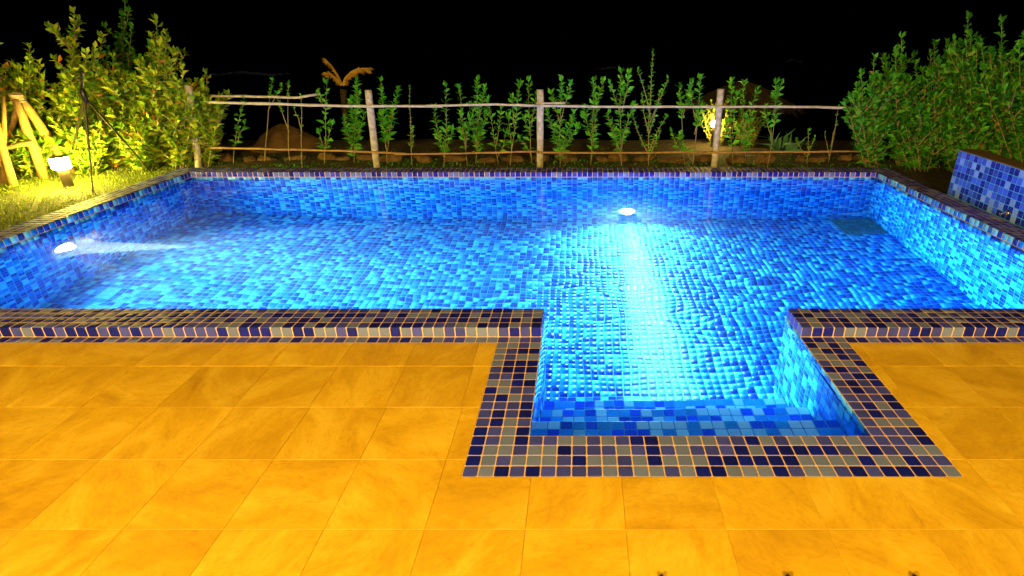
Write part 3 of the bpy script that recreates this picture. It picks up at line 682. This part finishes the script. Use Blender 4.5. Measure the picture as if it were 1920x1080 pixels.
shrub('low lit shrub at the hedge foot near the pool corner', 270, 205, 6.55, .40, L_HEDGE, GL, 12)
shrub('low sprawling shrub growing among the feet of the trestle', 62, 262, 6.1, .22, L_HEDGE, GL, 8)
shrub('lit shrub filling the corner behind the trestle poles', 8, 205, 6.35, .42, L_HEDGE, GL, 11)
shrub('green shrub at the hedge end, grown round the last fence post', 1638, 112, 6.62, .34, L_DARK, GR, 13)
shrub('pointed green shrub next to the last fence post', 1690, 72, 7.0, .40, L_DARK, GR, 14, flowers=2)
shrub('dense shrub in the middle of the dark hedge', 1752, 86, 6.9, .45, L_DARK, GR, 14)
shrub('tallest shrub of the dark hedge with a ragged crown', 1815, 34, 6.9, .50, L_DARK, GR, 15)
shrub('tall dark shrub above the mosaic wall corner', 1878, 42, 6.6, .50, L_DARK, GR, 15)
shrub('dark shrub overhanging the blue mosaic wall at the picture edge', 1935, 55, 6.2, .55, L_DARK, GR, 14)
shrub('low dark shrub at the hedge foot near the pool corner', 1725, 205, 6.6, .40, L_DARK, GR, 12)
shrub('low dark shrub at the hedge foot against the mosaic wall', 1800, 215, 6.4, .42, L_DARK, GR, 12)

# ------------------------------------------------------------------ stones under the rail
def stone(u, s, asp):
    c = at_z(u, 301, 0); c[1] += random.uniform(-.08, .08); n, m = 8, 5; v = [(0, 0, -.3)]; f = []
    for j in range(1, m):
        for i in range(n):
            a, p = 2*PI*i/n, -PI/2+PI*j/m; k = random.uniform(.72, 1.15)
            v.append((math.cos(a)*math.cos(p)*k, math.sin(a)*math.cos(p)*k*.8, math.sin(p)*k*.8+.2))
    v.append((random.uniform(-.3, .3), 0, random.uniform(.75, 1.05))); last = len(v)-1
    for i in range(n):
        j = (i+1) % n; f.append((0, 1+j, 1+i)); f.append((last, 1+(m-2)*n+i, 1+(m-2)*n+j))
        for r in range(m-2): f.append((1+r*n+i, 1+r*n+j, 1+(r+1)*n+j, 1+(r+1)*n+i))
    hk = random.uniform(.55, 1.1); tl = random.uniform(-.25, .25)
    o = mesh_obj('edging_stone', [(x*s*asp, y*s, z*s*hk+x*s*tl) for x, y, z in v], f, M_ROCK); o.location = (c[0], c[1], .0)
    tag(o, 'rough brown edging stone in the row under the bottom fence rail', 'stone', 'edging stones under the bottom rail')
u = 395
while u < 1620:
    s = random.uniform(.09, .15); asp = random.uniform(1.0, 1.9); stone(u, s, asp); u += s*asp*2*112*random.uniform(.85, 1.6)

# ------------------------------------------------------------------ things in the dark behind the fence
def mound():
    c = at_y(540, 292, 8.6); n, m = 22, 9; v = []; f = []
    for j in range(m):
        for i in range(n):
            a = 2*PI*i/n; r = j/(m-1); k = 1+.12*math.sin(3*a+1)+random.uniform(-.05, .05)
            v.append((math.cos(a)*r*.8*k, math.sin(a)*r*.7*k, .50*(1-r**1.4)*random.uniform(.93, 1.05)-.1))
    for j in range(m-1):
        for i in range(n): f.append((j*n+i, (j+1)*n+i, (j+1)*n+(i+1) % n, j*n+(i+1) % n))
    o = mesh_obj('earth_mound', v, f, M_SANDM, smooth=True); o.location = (c[0], 8.6, -.02)
    tag(o, 'brown mound of earth in the dark behind the fence', 'mound')
mound()
def palm():
    b_ = at_y(641, 168, 9.3); t = empty('palm_tree', (b_[0], 9.3, -.2), 'small lamp-lit palm with two arching fronds above the fence rail', 'palm tree')
    h = b_[2]+.2
    MB().tube([(-.04, 0, 0), (-.02, 0, h*.5), (0, 0, h*.85), (.03, 0, h)], [.07, .06, .05, .065], 10).build('trunk', M_TRUNK, t, True)
    for (uv) in (((641, 160), (632, 140), (622, 124), (612, 113)), ((643, 160), (652, 142), (668, 130), (690, 128)), ((643, 160), (648, 146), (655, 138), (661, 134)), ((640, 160), (628, 146), (620, 138), (614, 137))):
        pts = [at_y(a, b, 9.3)-np.array([b_[0], 9.3, -.2]) for a, b in uv]
        P0, D = [], []
        for i in range(3):
            for k in range(20):
                p = pts[i]+(pts[i+1]-pts[i])*k/20; ax = (pts[i+1]-pts[i]); ax = ax/np.linalg.norm(ax)
                for sgn in (-1, 1): P0.append(p); D.append(ax*.8+np.array([0, sgn*.5, -.35+random.uniform(-.2, .2)])+np.array([-ax[2], 0, ax[0]])*sgn*.25)
        fr = MB().tube(pts, [.03, .022, .014, .005], 6).build('frond', L_PALM, t, True)
        strips('leaflet', P0, D, .13, .016, L_PALM, .4, fr, kind='stuff')
palm()
def parasol():
    ap = at_y(1395, 150, 15.0); t = empty('thatched_parasol', (ap[0], 15, -1.6), 'dim thatched parasol in the dark behind the post by the small lamp', 'parasol')
    h = ap[2]+1.6; MB().tube([(0, 0, 0), (0, 0, h-.1)], .06, 10).build('pole', M_POLE, t)
    v = [(0, 0, h)]; f = []; n = 36
    for j, (r, z) in enumerate(((.55, h-.22), (1.1, h-.46), (1.6, h-.74))):
        for i in range(n): a = 2*PI*i/n; k = random.uniform(.94, 1.06); v.append((math.cos(a)*r*k, math.sin(a)*r*k, z+random.uniform(-.05, .05)))
    for i in range(n): f.append((0, 1+i, 1+(i+1) % n))
    for j in range(2):
        for i in range(n): f.append((1+j*n+i, 1+(j+1)*n+i, 1+(j+1)*n+(i+1) % n, 1+j*n+(i+1) % n))
    P0, D = [], []
    for k in range(700):
        a = random.uniform(0, 6.283); r = random.uniform(.1, 1.6); P0.append((math.cos(a)*r, math.sin(a)*r, h-.04-r*.42)); D.append((math.cos(a), math.sin(a), -.55+random.uniform(-.15, .2)))
    rf = mesh_obj('roof', v, f, M_THATCH, t); strips('thatch', P0, D, .35, .03, M_THATCH, .1, rf, kind='stuff')
parasol()
# small garden lamp beyond the fence, and the bush it lights
fl_p = at_y(1338, 232, 8.5); fl = empty('garden_lamp', (fl_p[0], 8.5, 0), 'small round garden lamp glowing in a yellow bush behind the fence', 'garden lamp')
MB().tube([(0, 0, -.05), (0, 0, fl_p[2]-.05)], .018, 8).build('post', M_BROWNM, fl)
MB().lathe([(.02, -.055), (.05, -.03), (.055, 0), (.045, .035), (.015, .055)], (0, 0, fl_p[2]), 14).build('globe', E_FAR, fl, True)
shrub('glowing yellow bush round the small garden lamp', 1342, 200, 8.75, .42, L_HEDGE, None, 10, L=.08)
shrub('green bush to the far side of the glowing bush', 1400, 222, 8.5, .32, L_HEDGE, None, 8, L=.08)
ag = at_y(1462, 282, 7.7); agt = empty('agave', (ag[0], 7.7, -.02), 'spiky blue-green agave behind the bottom rail', 'agave')
P0 = []; D = []
for k in range(22):
    a = 2.4*k; e = .35+.9*random.random(); P0.append((math.cos(a)*.03, math.sin(a)*.03, .02)); D.append((math.cos(a)*math.cos(e), math.sin(a)*math.cos(e), math.sin(e)))
strips('leaf', P0, D, [random.uniform(.42, .68) for _ in P0], .06, L_AGAVE, .45, agt)

# ------------------------------------------------------------------ the lit corner beside the lawn
bl = empty('bollard_light', (-6.43, 5.52, -.01), 'glowing brown bollard lamp standing on the lawn', 'bollard lamp')
MB().lathe([(.09, 0), (.09, .012), (.062, .016), (.060, .26)], n=18).build('post', M_BROWNM, bl)
MB().lathe([(.098, .262), (.106, .275), (.106, .40), (.098, .412)], n=20).build('lens', E_BOLL, bl, True)
MB().lathe([(.104, .4125), (.104, .420), (.075, .426)], n=20).build('cap', M_BROWNM, bl)

tr = empty('pole_trestle', (-7.0, 5.95, 0), 'trestle of stout yellow-lit poles lashed together beside the bollard lamp', 'trestle')
O_ = np.array([-7.0, 5.95, 0.])
def pole(uv0, y0, uv1, y1, r0, r1, ground=True):
    a, c = at_y(*uv0, y0), at_y(*uv1, y1)
    if ground: a = at_z(*uv0, -.03)
    n = 6; pts = [a+(c-a)*i/(n-1)-O_+np.array([random.uniform(-.012, .012), 0, random.uniform(-.008, .008)]) for i in range(n)]
    MB().tube(pts, [r0+(r1-r0)*i/(n-1)+random.uniform(-.007, .007) for i in range(n)], 12).build('pole', M_POLE, tr, True)
pole((84, 338), 0, (30, 186), 5.9, .062, .05); pole((138, 326), 0, (34, 176), 6.0, .06, .05); pole((28, 352), 0, (-22, 190), 5.8, .05, .04)
pole((-18, 340), 0, (40, 190), 6.1, .045, .04); pole((62, 268), 5.85, (-40, 284), 5.75, .026, .03, False); pole((4, 350), 0, (8, 180), 6.0, .03, .025)
hub = at_y(33, 184, 5.95)-O_; lash = MB()
for k in range(6):
    ring = [(hub[0]+.075*math.cos(a), hub[1]+.075*math.sin(a), hub[2]-.04+k*.018+.01*math.sin(a+k)) for a in np.linspace(0, 2*PI, 13)]; lash.tube(ring, .010, 6, cap=False)
lash.build('lashing', M_ROPE, tr, True)
tp = at_y(157, 178, 5.45); tt = empty('tripod_stand', (tp[0], tp[1], 0), 'slim black metal tripod stand between the bollard lamp and the pool', 'tripod')
O2 = np.array([tp[0], tp[1], 0.])
hubm = MB().lathe([(.018, tp[2]-.10), (.03, tp[2]-.09), (.03, tp[2]+.07), (.02, tp[2]+.08)], n=12).build('hub', M_BLACK, tt, True)
MB().tube([(0, 0, tp[2]+.06), tuple(at_y(152, 132, 5.45)-O2)], .012, 8).build('mast', M_BLACK, tt)
for ft in (at_z(175, 365, -.01), at_z(288, 328, -.01), at_z(128, 322, -.01)):
    q = ft-O2; mid = np.array([0, 0, tp[2]])*.45+q*.55
    lg = MB().tube([(0, 0, tp[2]-.02), tuple(mid)], .014, 8).build('leg', M_BLACK, tt)
    MB().tube([tuple(mid+(np.array([0, 0, tp[2]])-mid)*.08), tuple(q)], .009, 8).build('lower_leg', M_BLACK, lg)

# ------------------------------------------------------------------ dark knobs at the near edge, the house behind with its lamps
for u, lab in ((1240, 'small dark floor knob at the bottom edge below the pool steps'), (1478, 'small dark floor knob at the bottom edge, middle one of three'), (1716, 'small dark floor knob at the bottom edge, last toward the mosaic wall')):
    c = at_z(u, 1081.5, .012)
    k = empty('floor_knob', (c[0], c[1], 0), lab, 'knob', 'dark knobs set in the terrace')
    MB().lathe([(.012, .0005), (.012, .003), (.008, .004)], n=14).build('base', M_BLACK, k, True); MB().lathe([(.007, .004), (.0115, .008), (.011, .013), (.007, .017), (.002, .0185)], n=14).build('knob', M_BLACK, k, True)
hw = tag(MB().box((OX0, -5.9, 0), (OX1, -5.6, 3.4)).build('house_wall', M_WALLP), 'plain rendered house wall behind the terrace', 'wall')
for lx, en in ((-2.6, 3700), (1.8, 2350)):
    lt = empty('wall_lamp', (lx, -5.598, 2.75), 'amber wall lamp on the house, %s one seen from the pool' % ('first' if lx > 0 else 'second'), 'wall lamp')
    MB().box((-.08, 0, -.12), (.08, .03, .12), bev=.004).build('bracket', M_BROWNM, lt)
    MB().lathe([(.04, -.10), (.06, -.06), (.06, .06), (.04, .10)], (0, .11, 0), 16).build('globe', E_HOUSE, lt, True)
    ld = bpy.data.lights.new('house_lamp', 'POINT'); ld.energy = en; ld.color = (1.0, .62, .14); ld.shadow_soft_size = .09
    lo = bpy.data.objects.new('house_lamp', ld); col.objects.link(lo); lo.parent = lt; lo.location = (0, .28, .0)
